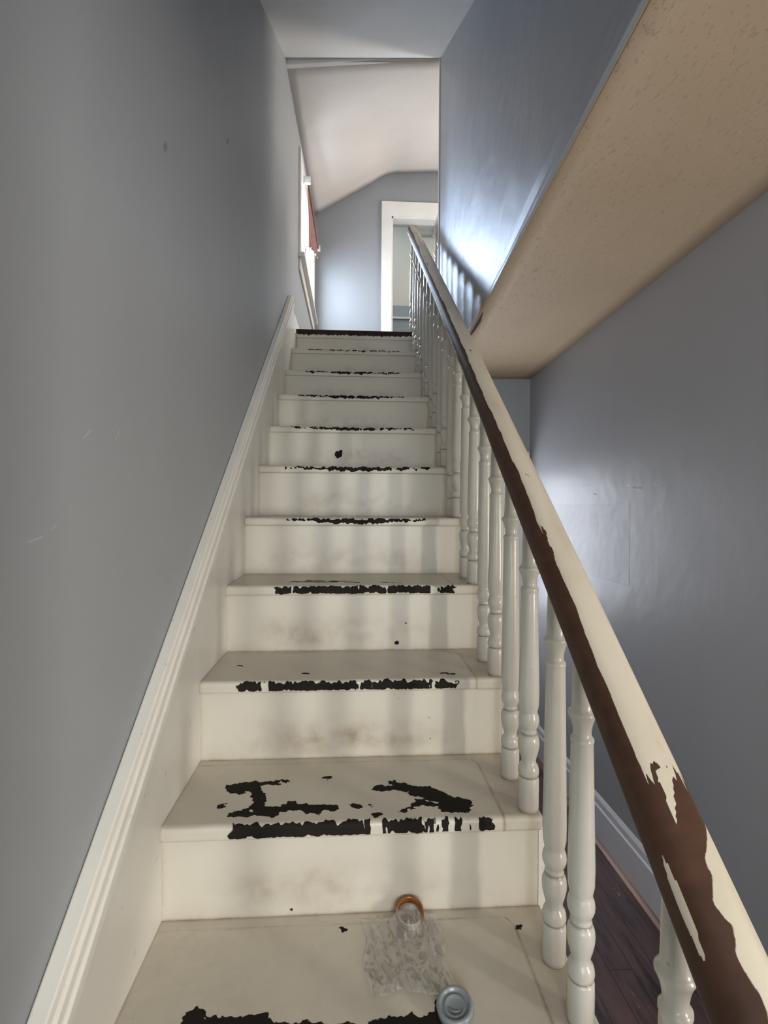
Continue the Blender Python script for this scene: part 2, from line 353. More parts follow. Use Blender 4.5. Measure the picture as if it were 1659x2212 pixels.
# landing nosing: bare dark wood with a ragged lower edge
z1 = ZT[13]
prof = [(3.70, z1, -.1)] + [(3.603 + .01 - .01 * math.sin(R(90) * i / 4), z1 - .01 + .01 * math.cos(R(90) * i / 4), 0) for i in range(5)]
prof += [(3.603, z1 - .01 - .05 * i / 12, .01 + .05 * i / 12) for i in range(1, 13)] + [(3.70, z1 - .06, .06)]
o = grid_obj('landing_nosing', 240, prof, XL, XR, lambda x, y, s: .038 - s + .008 * n1(x * 60, 1, 1) + .006 * n1(x * 170, 2, 2), lambda *a: .1, M['landing_wood'], staircase)
o['label'] = 'dark bare wood nosing'
# skirt board along the left wall with a moulded cap
def skz(y): return H - 1.200 + .760 * y
def skirt_piece(bm, x0, x1, a, b):
    """band between heights a and b below the sloping top line"""
    ya, yb = -.05, 3.385
    pts = [(ya, skz(ya) - a), (yb, skz(yb) - a), (yb, skz(yb) - b), (ya, skz(ya) - b)]
    prism(bm, pts, 0, x0, x1)
bm = bmesh.new()
pts = [(-.05, 0), (-.05, skz(-.05)), (3.385, skz(3.385)), (3.60, 2.62), (3.60, 2.3), (.6, 0)]
prism(bm, pts, 0, -.420, XL + .0005)
sk = build('skirt_board', bm, M['skirt'], staircase, bevel=.002)
bm = bmesh.new(); skirt_piece(bm, -.419, XL + .000, -.006, .012); skirt_piece(bm, -.419, XL + .007, .012, .034)
skirt_piece(bm, -.419, XL + .013, .034, .062)
build('skirt_moulding', bm, M['skirt'], sk, bevel=.003)
# outer stringer under the balusters
bm = bmesh.new()
pts = [(.15, 0)]
for k in range(1, 14):
    pts += [(YN[k] + OV, ZT[k - 1] - (TH if k > 1 else 0)), (YN[k] + OV, ZT[k] - TH)]
pts += [(3.66, ZT[13] - TH), (3.66, 2.38), (.5, 0)]
pts[0] = (YN[1] + OV + .005, 0); pts.pop(1)
prism(bm, pts, 0, XR - .003, XR + .022)
build('outer_stringer', bm, M['skirt'], staircase, bevel=.001)

# ------------------------------------------------------------------ stair railing
RC = [(.381, .05, H - .815), (.381, .469, H - .484), (.385, .877, H - .160), (.389, 1.23, H + .112), (.399, 2.04, H + .735), (.410, 2.85, H + 1.348), (.420, 3.70, H + 1.985)]
def rail_at(y):
    for a, b in zip(RC, RC[1:]):
        if y <= b[1] or b is RC[-1]:
            t = (y - a[1]) / (b[1] - a[1]); return Vector((a[0] + (b[0] - a[0]) * t, y, a[2] + (b[2] - a[2]) * t))
railing = empty('stair_railing', (.385, 0.17, 0), 'long worn handrail on cream turned balusters running up the right of the stairs', 'railing')
def ss(x, a, b):
    t = max(0, min(1, (x - a) / (b - a))); return t * t * (3 - 2 * t)
def handrail():
    NS, NT_ = 900, 96
    y0, y1 = .05, 3.70
    vs, fs, we, di = [], [], [], []
    for i in range(NS + 1):
        u = i / NS; y = y0 + (y1 - y0) * u ** 1.35
        c = rail_at(y); d = (rail_at(min(y + .06, 3.7)) - rail_at(max(y - .06, .05))).normalized()
        s = d.cross(Vector((0, 0, 1))).normalized(); up = s.cross(d)
        last = (i == NS)
        for j in range(NT_):
            th = 2 * math.pi * j / NT_
            sx, cz = math.sin(th), math.cos(th)
            e = .80
            px = .0365 * math.copysign(abs(sx) ** e, sx); pz = .0345 * math.copysign(abs(cz) ** e, cz)
            if cz < -.2: px *= 1 - .12 * (-cz - .2)
            wv = 1 + .012 * n1(y * 3, th, 2)
            p = c + s * px * wv + up * pz * wv
            if y > 3.6: p = c + s * px + Vector((0, 0, pz * 1.15)) + d * 0 
            vs.append(p)
            ang = math.degrees(th); ang = ang - 360 if ang > 180 else ang     # from the top, + towards the right
            arc = .0006                                                       # metres per degree
            q = 1.0
            b = -30 + 9 * n1(y * 1.7, 0, 4) + 5 * n1(y * 9, 0, 8) + 2.5 * n1(y * 40, 0, 12)
            if y > 2.2: b += -4
            w1 = (b - ang) * arc * 1.0                                          # brown left of b
            w1 = min(w1, (ang + 118 - 26 * ss(y, .9, 1.7) + 5 * n1(y * 14, 3, 3)) * arc)              # paint again underneath
            if y < .75:
                # bare zone near the lower end, paint returning on the right
                g = .635 + .012 * n1(ang * .12, 1, 1) + .02 * n1(ang * .35, 5, 5)
                b2 = -4 + 72 * ss(y, .545, .62) + 14 * n1(y * 22, 2, 6) + 9 * n1(y * 60, 1, 3)
                b2 = min(b2, 12 + 90 * ss(y, .56, .61))
                w2 = min((g - y) * .5, (b2 - ang) * arc)
                strip = .007 * ss(y, .582, .635) + .002 * n1(y * 60, 2, 9) - abs(ang - (-8 + 260 * (y - .60))) * arc if .585 < y < .64 else -1
                w2 = min(w2, -strip if strip > 0 else 1)
                hole = .006 - math.hypot((y - .535) * .16, (ang + 62) * arc * .9) if .45 < y < .62 else -1
                w1 = max(w1, w2); 
                if hole > 0: w1 = -hole
            else:
                ch = n1(y * 11, ang * .04, 21) + .5 * n1(y * 40, ang * .1, 22)
                if ch > .62: w1 = max(w1, .002) if ang < 10 else w1
            we.append(max(-.05, min(.05, w1)))
            di.append(max(0, min(1, .12 + .3 * n1(y * 7, ang * .03, 1))))
    for i in range(NS):
        for j in range(NT_):
            fs.append((i * NT_ + j, i * NT_ + (j + 1) % NT_, (i + 1) * NT_ + (j + 1) % NT_, (i + 1) * NT_ + j))
    fs.append(tuple(range(NT_))); fs.append(tuple(NS * NT_ + j for j in range(NT_ - 1, -1, -1)))
    me = D.meshes.new('handrail'); me.from_pydata(vs, [], fs); me.update()
    for n_, arr in (('wear', we), ('dirt', di)):
        a = me.attributes.new(n_, 'FLOAT', 'POINT'); a.data.foreach_set('value', arr)
    for p in me.polygons: p.use_smooth = len(p.vertices) == 4
    o = link('handrail', me, railing, [M['rail']]); o.matrix_parent_inverse = Matrix.Translation(-railing.location)
    bm = bmesh.new(); bm.from_mesh(me); bmesh.ops.recalc_face_normals(bm, faces=bm.faces[:]); bm.to_mesh(me); bm.free()
    o['label'] = 'brown wooden handrail with cream paint left on its top'
    return o
handrail()
def baluster_profile(z0, zr):
    """turned spindle from z0 up into the rail whose centre is at zr"""
    zc = zr - .152                                    # collar height
    b = [(.0212, 0), (.0215, .002), (.0222, .01), (.0225, .055), (.0222, .070), (.0205, .0735), (.0190, .0745), (.0190, .0765), (.0215, .079), (.0225, .085), (.0220, .092), (.0200, .099), (.0165, .1035), (.0155, .108),
         (.0165, .115), (.0195, .125), (.0222, .137), (.0230, .147), (.0222, .157), (.0195, .1645), (.0165, .167), (.0165, .1695), (.0180, .1715), (.0165, .175), (.0168, .179), (.0195, .184), (.0220, .191), (.0226, .198), (.0215, .206), (.0190, .2125), (.0180, .216), (.0192, .220), (.0215, .232), (.0222, .26)]
    b = [(r, z0 + z) for r, z in b]
    zs = zc - .040                                    # top of the shaft
    za = z0 + .26
    for i in range(1, 6): b.append((.0222 - .0042 * i / 5, za + (zs - .012 - za) * i / 5))
    t_ = [(.0178, -.050), (.0190, -.046), (.0190, -.041), (.0172, -.0385), (.0150, -.036), (.0145, -.030), (.0155, -.022), (.0180, -.012), (.0215, -.004), (.0235, 0), (.0235, .003), (.0205, .006), (.0178, .010), (.0172, .02), (.0165, .05), (.0150, .11), (.0148, .140)]
    b += [(r, zc + z) for r, z in t_]
    return b
def baluster(x, y, z0, parent, zr=None, seg=28):
    zr = rail_at(y).z if zr is None else zr
    bm = bmesh.new(); prof = baluster_profile(z0, zr); lathe(bm, prof, x, y, seg)
    o = build('baluster', bm, M['baluster'], parent, smooth=True)
    me = o.data; a = me.attributes.new('dirt', 'FLOAT', 'POINT'); dv = []
    for v in me.vertices:
        h = v.co.z - z0; d = .9 * math.exp(-abs(h) / .004) + .3 * math.exp(-abs(h) / .02) + (.9 if abs(h - .0755) < .0015 else 0) + (.7 if abs(h - .168) < .002 else 0)
        dv.append(min(1, d))
    a.data.foreach_set('value', dv); return o
for k in range(2, 14):
    ys = [YN[k] + .028, YN[k] + .158] if 2 < k < 13 else ([.585] if k == 2 else [3.66])
    if k == 3: ys = [.842, .960]
    if k == 4: ys = [1.112, 1.250]
    for y in ys:
        baluster(rail_at(y).x, y, ZT[k], railing)
# newel at the foot (below the frame) that carries the rail
bm = bmesh.new(); box(bm, .336, .426, .02, .11, 0, .60); lathe(bm, [(.045, .60), (.05, .615), (.035, .63), (.035, .66), (.05, .69), (.03, .73)], .381, .065)
build('newel_post', bm, M['baluster'], railing, bevel=.004)

# landing guard rail: turns right at the top of the stairs and runs back to the wall end
landing = empty('landing_railing', (.585, 3.5, ZL), 'short white guard rail at the stairhead joining the handrail to the blue wall end', 'railing')
def rail_bar(bm, p0, p1, w, h, seg=16):
    p0, p1 = Vector(p0), Vector(p1); d = (p1 - p0).normalized(); s = d.cross(Vector((0, 0, 1))).normalized(); up = s.cross(d); rings = []
    for p in (p0, p1):
        r = []
        for j in range(seg):
            th = 2 * math.pi * j / seg; sx, cz = math.sin(th), math.cos(th)
            r.append(bm.verts.new(p + s * w * math.copysign(abs(sx) ** .7, sx) + up * h * math.copysign(abs(cz) ** .7, cz)))
        rings.append(r)
    for j in range(seg): bm.faces.new((rings[0][j], rings[0][(j + 1) % seg], rings[1][(j + 1) % seg], rings[1][j]))
    bm.faces.new(rings[0][::-1]); bm.faces.new(rings[1])
bm = bmesh.new(); rail_bar(bm, (.445, 3.695, H + 1.985), (.625, 3.695, H + 1.985), .034, .036); rail_bar(bm, (.59, 3.245, H + 1.95), (.59, 3.69, H + 1.97), .032, .034)
build('guard_rail', bm, M['trim'], landing, smooth=False, bevel=.003)
bm = bmesh.new(); lathe(bm, [(.040, H + 1.93), (.042, H + 1.95), (.040, H + 1.97)], .59, 3.262, 18); build('wall_rosette', bm, M['wall_grey'], landing)
for y in (3.36, 3.52, 3.66): baluster(.59, y, ZL, landing, zr=H + 1.965)

# ------------------------------------------------------------------ the setting
WL = -.420                               # left wall face
XRW = 1.11                               # right wall of the lower hall
YF = 3.20                                # far wall of the lower hall
YB = -1.6                                # wall behind the camera
# left wall with the landing window cut out
wy0, wy1, wz0, wz1 = 4.10, 5.36, H + 1.95, H + 2.66
bm = bmesh.new()
def wl_top(y):
    return H + 2.75 + (y - 3.25) * .165 if y > 3.25 else H + .90 + .5708 * y
outline = [(YB, 0), (8.6, 0), (8.6, H + 3.6), (5.6, H + 3.15), (3.25, H + 2.80), (0, H + .93), (YB, H + .93)]
def wall_strip(bm, y0, y1, z0, z1):      # z limits are functions of y
    prism(bm, [(y0, z0(y0)), (y1, z0(y1)), (y1, z1(y1)), (y0, z1(y0))], 0, WL - .14, WL)
top = lambda y: (H + .93 if y < 0 else (H + .93 + (y / 3.25) * 1.87 if y < 3.25 else H + 2.80 + (y - 3.25) * .149))
segs = [YB, 0, 3.25, wy0, wy1, 8.6]
for a, b in zip(segs, segs[1:]):
    if a == wy0:
        wall_strip(bm, a, b, lambda y: 0, lambda y: wz0); wall_strip(bm, a, b, lambda y: wz1, top)
    else: wall_strip(bm, a, b, lambda y: 0, top)
bmesh.ops.remove_doubles(bm, verts=bm.verts[:], dist=1e-5)
build('wall_left', bm, M['wall_left'], kind='s')
# right wall of the lower hall, with a doorway beside the foot of the stairs
ry0, ry1, rz1 = -.55, 1.12, 2.05
bm = bmesh.new()
for (a, b, c, d) in ((YB, ry0, 0, 2.45), (ry1, YF + .1, 0, 2.45), (ry0, ry1, rz1, 2.45)): box(bm, XRW, XRW + .14, a, b, c, d)
bmesh.ops.remove_doubles(bm, verts=bm.verts[:], dist=1e-5)
build('wall_right', bm, M['wall_right'], kind='s')
def cased_window(n, x, y0, y1, z0, z1, side, rail=True, wallt=.14, cas=.10, sillz=True):
    """sash window in a wall whose room face is x; side=+1 when the outside is towards +x"""
    w = structure(empty('window_%d' % n, (x, (y0 + y1) / 2, z0)))
    s = side
    bm = bmesh.new()
    f = lambda a, b: (min(x + s * a, x + s * b), max(x + s * a, x + s * b))
    fx = f(-.018, .0)
    for (a, b, c, d) in ((y0 - cas, y0 + .005, z0 - .02, z1), (y1 - .005, y1 + cas, z0 - .02, z1), (y0 - cas, y1 + cas, z1 - .005, z1 + cas)): box(bm, *fx, a, b, c, d)
    build('casing', bm, M['trim'], w, bevel=.003)
    bm = bmesh.new(); jx = f(0, wallt)
    for (a, b, c, d) in ((y0, y0 + .018, z0, z1), (y1 - .018, y1, z0, z1), (y0, y1, z1 - .018, z1), (y0, y1, z0, z0 + .018)): box(bm, *jx, a, b, c, d)
    build('jamb', bm, M['trim'], w)
    bm = bmesh.new(); box(bm, *f(-.05, .06), y0 - cas - .02, y1 + cas + .02, z0 - .03, z0 + .002); box(bm, *f(-.016, 0), y0 - cas + .01, y1 + cas - .01, z0 - .12, z0 - .03)
    build('window_sill', bm, M['trim'], w, bevel=.004)
    bm = bmesh.new(); sx = f(.07, .105); m = (z0 + z1) / 2; st_ = .042
    for (a, b, c, d) in ((y0 + .018, y0 + .018 + st_, z0 + .018, z1 - .018), (y1 - .018 - st_, y1 - .018, z0 + .018, z1 - .018), (y0, y1, z1 - .018 - st_, z1 - .018), (y0, y1, z0 + .018, z0 + .018 + st_ * 1.3), (y0, y1, m - .022, m + .022)): box(bm, *sx, a, b, c, d)
    build('sash', bm, M['trim'], w, bevel=.003)
    bm = bmesh.new(); box(bm, *f(.086, .090), y0 + .03, y1 - .03, z0 + .03, z1 - .03); build('pane', bm, M['glass'], w)
    return w
cased_window(1, WL, wy0, wy1, wz0, wz1, -1)
# side room beyond that doorway, with the tall window whose light rakes through the balusters
SX, SY0, SY1 = 4.0, -4.0, 1.4
qy0, qy1, qz0, qz1 = -2.75, -2.32, .55, 2.1
bm = bmesh.new(); box(bm, XRW + .14, SX, SY1, SY1 + .1, 0, 2.45); box(bm, XRW + .04, XRW + .14, SY0, YB, 0, 2.45); box(bm, XRW + .04, SX + .1, SY0 - .14, SY0, 0, 2.45)
box(bm, SX, SX + .14, SY0, qy0, 0, 2.45); box(bm, SX, SX + .14, qy1, SY1, 0, 2.45); box(bm, SX, SX + .14, qy0, qy1, 0, qz0); box(bm, SX, SX + .14, qy0, qy1, qz1, 2.45)
build('wall_side_room', bm, M['cream_wall'], kind='s')
bm = bmesh.new(); box(bm, XRW, SX, SY0, SY1, 2.37, 2.45); build('ceiling_side_room', bm, M['cream_wall'], kind='s')
bm = bmesh.new(); box(bm, XRW + .02, SX, SY0, SY1, -.08, -.001); build('floor_side_room', bm, M['floor'], kind='s')
d3 = structure(empty('door_3', (XRW, (ry0 + ry1) / 2, 0)))
bm = bmesh.new()
for (a, b, c, d) in ((ry0, ry0 + .02, 0, rz1), (ry1 - .02, ry1, 0, rz1), (ry0, ry1, rz1 - .02, rz1)): box(bm, XRW, XRW + .14, a, b, c, d)
build('jamb', bm, M['trim'], d3)
bm = bmesh.new()
for (a, b, c, d) in ((ry0 - .09, ry0, 0, rz1 + .09), (ry1, ry1 + .09, 0, rz1 + .09), (ry0, ry1, rz1, rz1 + .09)): box(bm, XRW - .018, XRW, a, b, c, d)
build('casing', bm, M['trim'], d3, bevel=.003)
w2 = structure(empty('window_2', (SX, (qy0 + qy1) / 2, qz0)))
bm = bmesh.new()
for (a, b, c, d) in ((qy0 - .08, qy0, qz0 - .08, qz1 + .08), (qy1, qy1 + .08, qz0 - .08, qz1 + .08), (qy0, qy1, qz1, qz1 + .08), (qy0, qy1, qz0 - .08, qz0)): box(bm, SX - .02, SX, a, b, c, d)
build('window_frame', bm, M['trim'], w2)
# tattered rose roller blind in the landing window
bl = empty('roller_blind', (WL + .05, 4.3, wz1), 'ragged dusty rose blind hanging crooked across the top of the landing window', 'window blind')
bm = bmesh.new(); tube(bm, [(WL + .050, 4.20, H + 2.625), (WL + .052, 4.8, H + 2.66), (WL + .05, 5.42, H + 2.70)], .012); build('roller', bm, M['blind'], bl)
bm = bmesh.new()
NB = 14; rows = 12; grid = []
for i in range(NB + 1):
    u = i / NB; y = 4.22 + 1.16 * u; zt = H + 2.615 + .08 * u; zb = H + (2.12 + .62 * u * .72 + .03 * n1(y * 9, 0, 0)); col = []
    for j in range(rows + 1):
        v = j / rows; col.append(bm.verts.new((WL + .046 + .010 * math.sin(y * 24 + v * 2) * v + .01 * v, y, zt + (zb - zt) * v)))
    grid.append(col)
for i in range(NB):
    for j in range(rows): bm.faces.new((grid[i][j], grid[i + 1][j], grid[i + 1][j + 1], grid[i][j + 1]))
fab = build('fabric', bm, M['blind'], bl, smooth=True); sl = fab.modifiers.new('thick', 'SOLIDIFY'); sl.thickness = .0015
for (y, z) in ((4.19, H + 2.62), (5.44, H + 2.70)):
    bm = bmesh.new(); box(bm, WL, WL + .075, y - .015, y + .015, z - .025, z + .03); box(bm, WL, WL + .02, y - .03, y + .03, z - .04, z + .04); build('bracket', bm, M['trim'], bl, bevel=.004)

# blue upper wall beside the stairwell (slightly kinked where the old wall bows)
bm = bmesh.new()
def uw(pts, d):                                    # polygon on the stair side, thickness d to the right
    slab(bm, pts, (d, 0, 0))
ZB = lambda y: H + (.905 - .060 * (y - .85) if y < 2.4 else .812)       # its lower edge
P = lambda x, y, z: (x, y, z)
uw([P(.506, -.02, ZB(-.02)), P(.533, 1.6, ZB(1.6)), P(.533, 1.6, H + 1.95), P(.506, -.02, H + .95)], .12)
uw([P(.533, 1.6, ZB(1.6)), P(.540, 2.4, ZB(2.4)), P(.540, 3.25, H + .81), P(.540, 3.25, H + 2.84), P(.533, 1.6, H + 1.90)], .12)
for v in bm.verts:
    if v.co.x > .6 and v.co.z < H + .95 and v.co.y > .5 or (v.co.x > .6 and v.co.z < H + .94): v.co.z += .035
build('wall_stairwell_right', bm, M['wall_blue'], kind='s')
bm = bmesh.new(); slab(bm, [P(.492, -.02, ZB(-.02) + .0), P(.522, 1.60, ZB(1.6)), P(.536, 2.05, ZB(2.05)), P(.536, 2.05, ZB(2.05) + .02), P(.522, 1.55, ZB(1.55) + .075), P(.492, -.02, ZB(-.02) + .085)], (.016, 0, 0))
for v in bm.verts: v.co.z += .003
build('trim_1', bm, M['wall_blue'], kind='s', bevel=.004)
bm = bmesh.new(); box(bm, .532, .566, 3.24, 3.262, ZL, H + 2.85); build('trim_2', bm, M['trim'], kind='s', bevel=.003)
# tan ceiling of the lower hall
bm = bmesh.new()
NY = 40; g = []
for j in range(NY + 1):
    y = -.02 + (YF + .02) * j / NY; zr = H + .888 - .0215 * y; xl = .508 + .032 * min(1, (y + .02) / 2.4); row = []
    for i in range(9):
        u = i / 8; row.append(bm.verts.new((xl + (XRW - xl) * u, y, ZB(y) * (1 - u) + zr * u)))
    g.append(row)
for j in range(NY):
    for i in range(8): bm.faces.new((g[j][i], g[j][i + 1], g[j + 1][i + 1], g[j + 1][i]))
o = build('ceiling_lower_hall', bm, M['tan_ceiling'], smooth=True, kind='s'); s_ = o.modifiers.new('thick', 'SOLIDIFY'); s_.thickness = .03; s_.offset = -1 if o.data.polygons[0].normal.z < 0 else 1
bm = bmesh.new(); box(bm, WL, XRW, YB, -.02, H + .905, H + .95); build('ceiling_entry', bm, M['tan_ceiling'], kind='s')
# chipped plaster at the point of the wall
bm = bmesh.new(); slab(bm, [P(.541, 2.14, ZB(2.14) - .002), P(.556, 2.24, ZB(2.24) - .001), P(.553, 2.33, ZB(2.33) - .001), P(.5455, 2.41, ZB(2.4) - .002), P(.541, 2.41, ZB(2.4) - .002)], (0, 0, -.0025)); build('trim_3', bm, M['black'], kind='s')
# sloping ceiling above the stairs, the lip, and the twisted landing ceiling
bm = bmesh.new()
slab(bm, [P(WL, -.05, H + .875), P(.60, -.05, H + .875), P(.60, 3.25, H + 2.84), P(WL, 3.25, H + 2.777)], (0, 0, .05)); build('ceiling_stairs', bm, M['white_ceiling'], kind='s')
bm = bmesh.new(); slab(bm, [P(WL, 3.25, H + 2.80), P(.22, 3.25, H + 2.84), P(.22, 3.25, H + 2.813), P(WL, 3.25, H + 2.741)], (0, .03, 0)); build('trim_4', bm, M['white_ceiling'], kind='s')
bm = bmesh.new(); NX, NY = 48, 16
g = []
for j in range(NY + 1):
    t_ = j / NY; y = 3.255 + (5.6 - 3.255) * t_; row = []
    xr_ = .215 + (.376 - .215) * t_                    # crease
    zl_ = 2.741 + (3.137 - 2.741) * t_; zc_ = 2.815 + (3.616 - 2.815) * t_; zr_ = 2.95 + (3.66 - 2.95) * t_
    for i in range(NX + 1):
        x = WL + (2.6 - WL) * i / NX
        a = zl_ + (zc_ - zl_) * (x - WL) / (xr_ - WL); b = zc_ + (2.837 + (3.65 - 2.837) * t_ - zc_) * min(1, (x - xr_) / .5)
        k_ = .02; h_ = max(0, min(1, .5 + .5 * (b - a) / .08)); z = b * (1 - h_) + a * h_ - .04 * h_ * (1 - h_)
        row.append(bm.verts.new((x, y, H + z)))
    g.append(row)
for j in range(NY):
    for i in range(NX): bm.faces.new((g[j][i], g[j][i + 1], g[j + 1][i + 1], g[j + 1][i]))
o = build('ceiling_landing', bm, M['beige'], smooth=True, kind='s'); s_ = o.modifiers.new('thick', 'SOLIDIFY'); s_.thickness = .03; s_.offset = 1
# landing floor
t = NT('dark landing boards'); t.base(t.ramp(t.noise(10, 5, stretch=(.2, 1, 1)), [(.3, (.03, .018, .013)), (.7, (.06, .036, .026))])); t.b.inputs['Roughness'].default_value = .45; M['dark_floor'] = t.m
bm = bmesh.new(); box(bm, WL, 2.6, 3.70, 8.6, ZL - .2, ZL); box(bm, .445, 2.6, 3.21, 3.70, ZL - .2, ZL); build('floor_landing', bm, M['dark_floor'], kind='s')
bm = bmesh.new(); box(bm, WL, WL + .016, 3.605, 8.5, ZL, ZL + .115); build('baseboard_landing_left', bm, M['skirt'], kind='s', bevel=.003)
# far wall of the landing with a doorway
dx0, dx1, dz = .405, 1.16, H + 3.16
bm = bmesh.new(); yf = 5.6
zc = lambda x: H + (3.16 + (x - WL) * .615 if x < .376 else 3.70)
prism(bm, [(WL - .1, ZL), (dx0, ZL), (dx0, H + 3.75), (WL - .1, H + 3.75)], 1, yf, yf + .12); box(bm, dx0, dx1, yf, yf + .12, dz, H + 3.75); box(bm, dx1, 2.7, yf, yf + .12, ZL, H + 3.75)
bmesh.ops.remove_doubles(bm, verts=bm.verts[:], dist=1e-5)
build('wall_landing_far', bm, M['far_grey'], kind='s')
dr = structure(empty('door_1', ((dx0 + dx1) / 2, yf, ZL)))
bm = bmesh.new(); c_ = .105
for (a, b, c, d) in ((dx0 - c_, dx0 + .004, ZL, dz), (dx1 - .004, dx1 + c_, ZL, dz), (dx0 - c_, dx1 + c_, dz - .004, dz + .15)): box(bm, a, b, yf - .02, yf, c, d)
build('casing', bm, M['trim'], dr, bevel=.003)
bm = bmesh.new()
for (a, b, c, d) in ((dx0, dx0 + .02, ZL, dz), (dx1 - .02, dx1, ZL, dz), (dx0, dx1, dz - .02, dz)): box(bm, a, b, yf, yf + .12, c, d)
build('jamb', bm, M['trim'], dr)
# room beyond the doorway
bm = bmesh.new(); box(bm, WL, 2.7, 6.9, 7.0, H + 2.71, H + 4.1); build('wall_bedroom_upper', bm, M['cream_wall'], kind='s')
bm = bmesh.new(); box(bm, WL, 2.7, 6.9, 7.0, ZL, H + 2.71); build('wall_bedroom_lower', bm, M['green_grey'], kind='s')
bm = bmesh.new(); box(bm, WL, 2.7, 6.88, 6.9, H + 2.53, H + 2.555); build('trim_5', bm, M['trim'], kind='s')
bm = bmesh.new(); box(bm, WL, 2.7, 5.72, 8.6, H + 3.75, H + 3.8); build('ceiling_bedroom', bm, M['cream_wall'], kind='s')
# walls closing the upstairs hall on the right and behind
bm = bmesh.new(); box(bm, 2.6, 2.7, 3.2, 8.6, ZL, H + 3.9); build('wall_upper_hall_right', bm, M['wall_grey'], kind='s')
bm = bmesh.new(); box(bm, .66, 2.7, 3.13, 3.25, ZL - .1, H + 3.2); build('wall_upper_hall_near', bm, M['wall_grey'], kind='s')
# lower hall: far wall with a glazed door, floor, baseboard, back wall
fx0, fx1, fz = .50, 1.015, H + .29
bm = bmesh.new(); box(bm, .430, fx0, YF, YF + .16, 0, H + .85); box(bm, fx1, XRW + .02, YF, YF + .16, 0, H + .85); box(bm, fx0, fx1, YF, YF + .16, fz, H + .85)
bmesh.ops.remove_doubles(bm, verts=bm.verts[:], dist=1e-5)
build('wall_lower_far', bm, M['wall_grey'], kind='s')
d2 = structure(empty('door_2', ((fx0 + fx1) / 2, YF, 0)))
bm = bmesh.new()
box(bm, fx1 - .005, XRW - .004, YF - .02, YF, 0, fz); box(bm, fx0 - .06, fx0 + .005, YF - .02, YF, 0, fz); box(bm, fx0 - .06, XRW - .004, YF - .022, YF, fz - .005, fz + .072)
build('casing', bm, M['trim'], d2, bevel=.003)
bm = bmesh.new(); yd = YF + .10
zA, zB_ = H - .62, H + .22; xa, xb = fx0 + .075, fx1 - .075
box(bm, fx0, fx1, yd, yd + .04, 0, zA); box(bm, fx0, fx1, yd, yd + .04, zB_, fz); box(bm, fx0, xa, yd, yd + .04, zA, zB_); box(bm, xb, fx1, yd, yd + .04, zA, zB_)
for i in (1, 2): z = zA + (zB_ - zA) * i / 3; box(bm, xa, xb, yd + .008, yd + .032, z - .011, z + .011)
xm = (xa + xb) / 2; box(bm, xm - .011, xm + .011, yd + .008, yd + .032, zA, zB_)
lf = build('door_leaf', bm, M['trim'], d2, bevel=.002)
bm = bmesh.new(); box(bm, xa, xb, yd + .018, yd + .022, zA, zB_); build('pane', bm, M['glass'], d2)
bm = bmesh.new(); lathe(bm, [(.012, 0), (.012, .03), (.028, .04), (.03, .055), (.018, .066)], 0, 0, 16)
bmesh.ops.rotate(bm, verts=bm.verts[:], matrix=Matrix.Rotation(R(90), 3, 'X')); bmesh.ops.translate(bm, verts=bm.verts[:], vec=(fx0 + .045, yd, .92)); build('door_handle', bm, M['brass'], d2, smooth=True)
bm = bmesh.new(); box(bm, WL, XRW + .02, YB, YF + .16, -.08, 0); build('floor', bm, M['floor'], kind='s')
bm = bmesh.new(); prism(bm, [(XRW, 0), (XRW - .018, 0), (XRW - .018, .150), (XRW - .012, .155), (XRW - .012, .180), (XRW - .003, .195), (XRW, .195)], 1, ry1 + .09, YF)
build('baseboard_right', bm, M['lilac'], kind='s', bevel=.0015)
bm = bmesh.new(); prism(bm, [(XRW - .018, 0), (XRW - .042, 0), (XRW - .040, .010), (XRW - .028, .016), (XRW - .018, .018)], 1, ry1 + .09, YF - .03); build('trim_6', bm, M['copper'], kind='s')
# wall under the stairs, wall behind the camera with its window
bm = bmesh.new(); pts = [(.55, 0), (3.64, 0), (3.64, 2.32)]; prism(bm, pts, 0, XR - .005, XR + .017); build('wall_under_stairs', bm, M['wall_grey'], kind='s')
bx0, bx1, bz0, bz1 = -.25, .85, .9, 2.05
bm = bmesh.new(); box(bm, WL - .14, bx0, YB - .12, YB, 0, 2.45); box(bm, bx1, XRW + .14, YB - .12, YB, 0, 2.45); box(bm, bx0, bx1, YB - .12, YB, 0, bz0); box(bm, bx0, bx1, YB - .12, YB, bz1, 2.45)
build('wall_back', bm, M['wall_grey'], kind='s')
w3 = structure(empty('window_3', ((bx0 + bx1) / 2, YB, bz0)))
bm = bmesh.new()
for (a, b, c, d) in ((bx0 - .09, bx0, bz0 - .09, bz1 + .09), (bx1, bx1 + .09, bz0 - .09, bz1 + .09), (bx0, bx1, bz1, bz1 + .09), (bx0, bx1, bz0 - .09, bz0)): box(bm, a, b, YB, YB + .02, c, d)
for (a, b, c, d) in ((bx0, bx0 + .04, bz0, bz1), (bx1 - .04, bx1, bz0, bz1), (bx0, bx1, bz1 - .04, bz1), (bx0, bx1, bz0, bz0 + .05), (bx0, bx1, 1.46, 1.5)): box(bm, a, b, YB - .09, YB - .06, c, d)
build('window_frame', bm, M['trim'], w3)

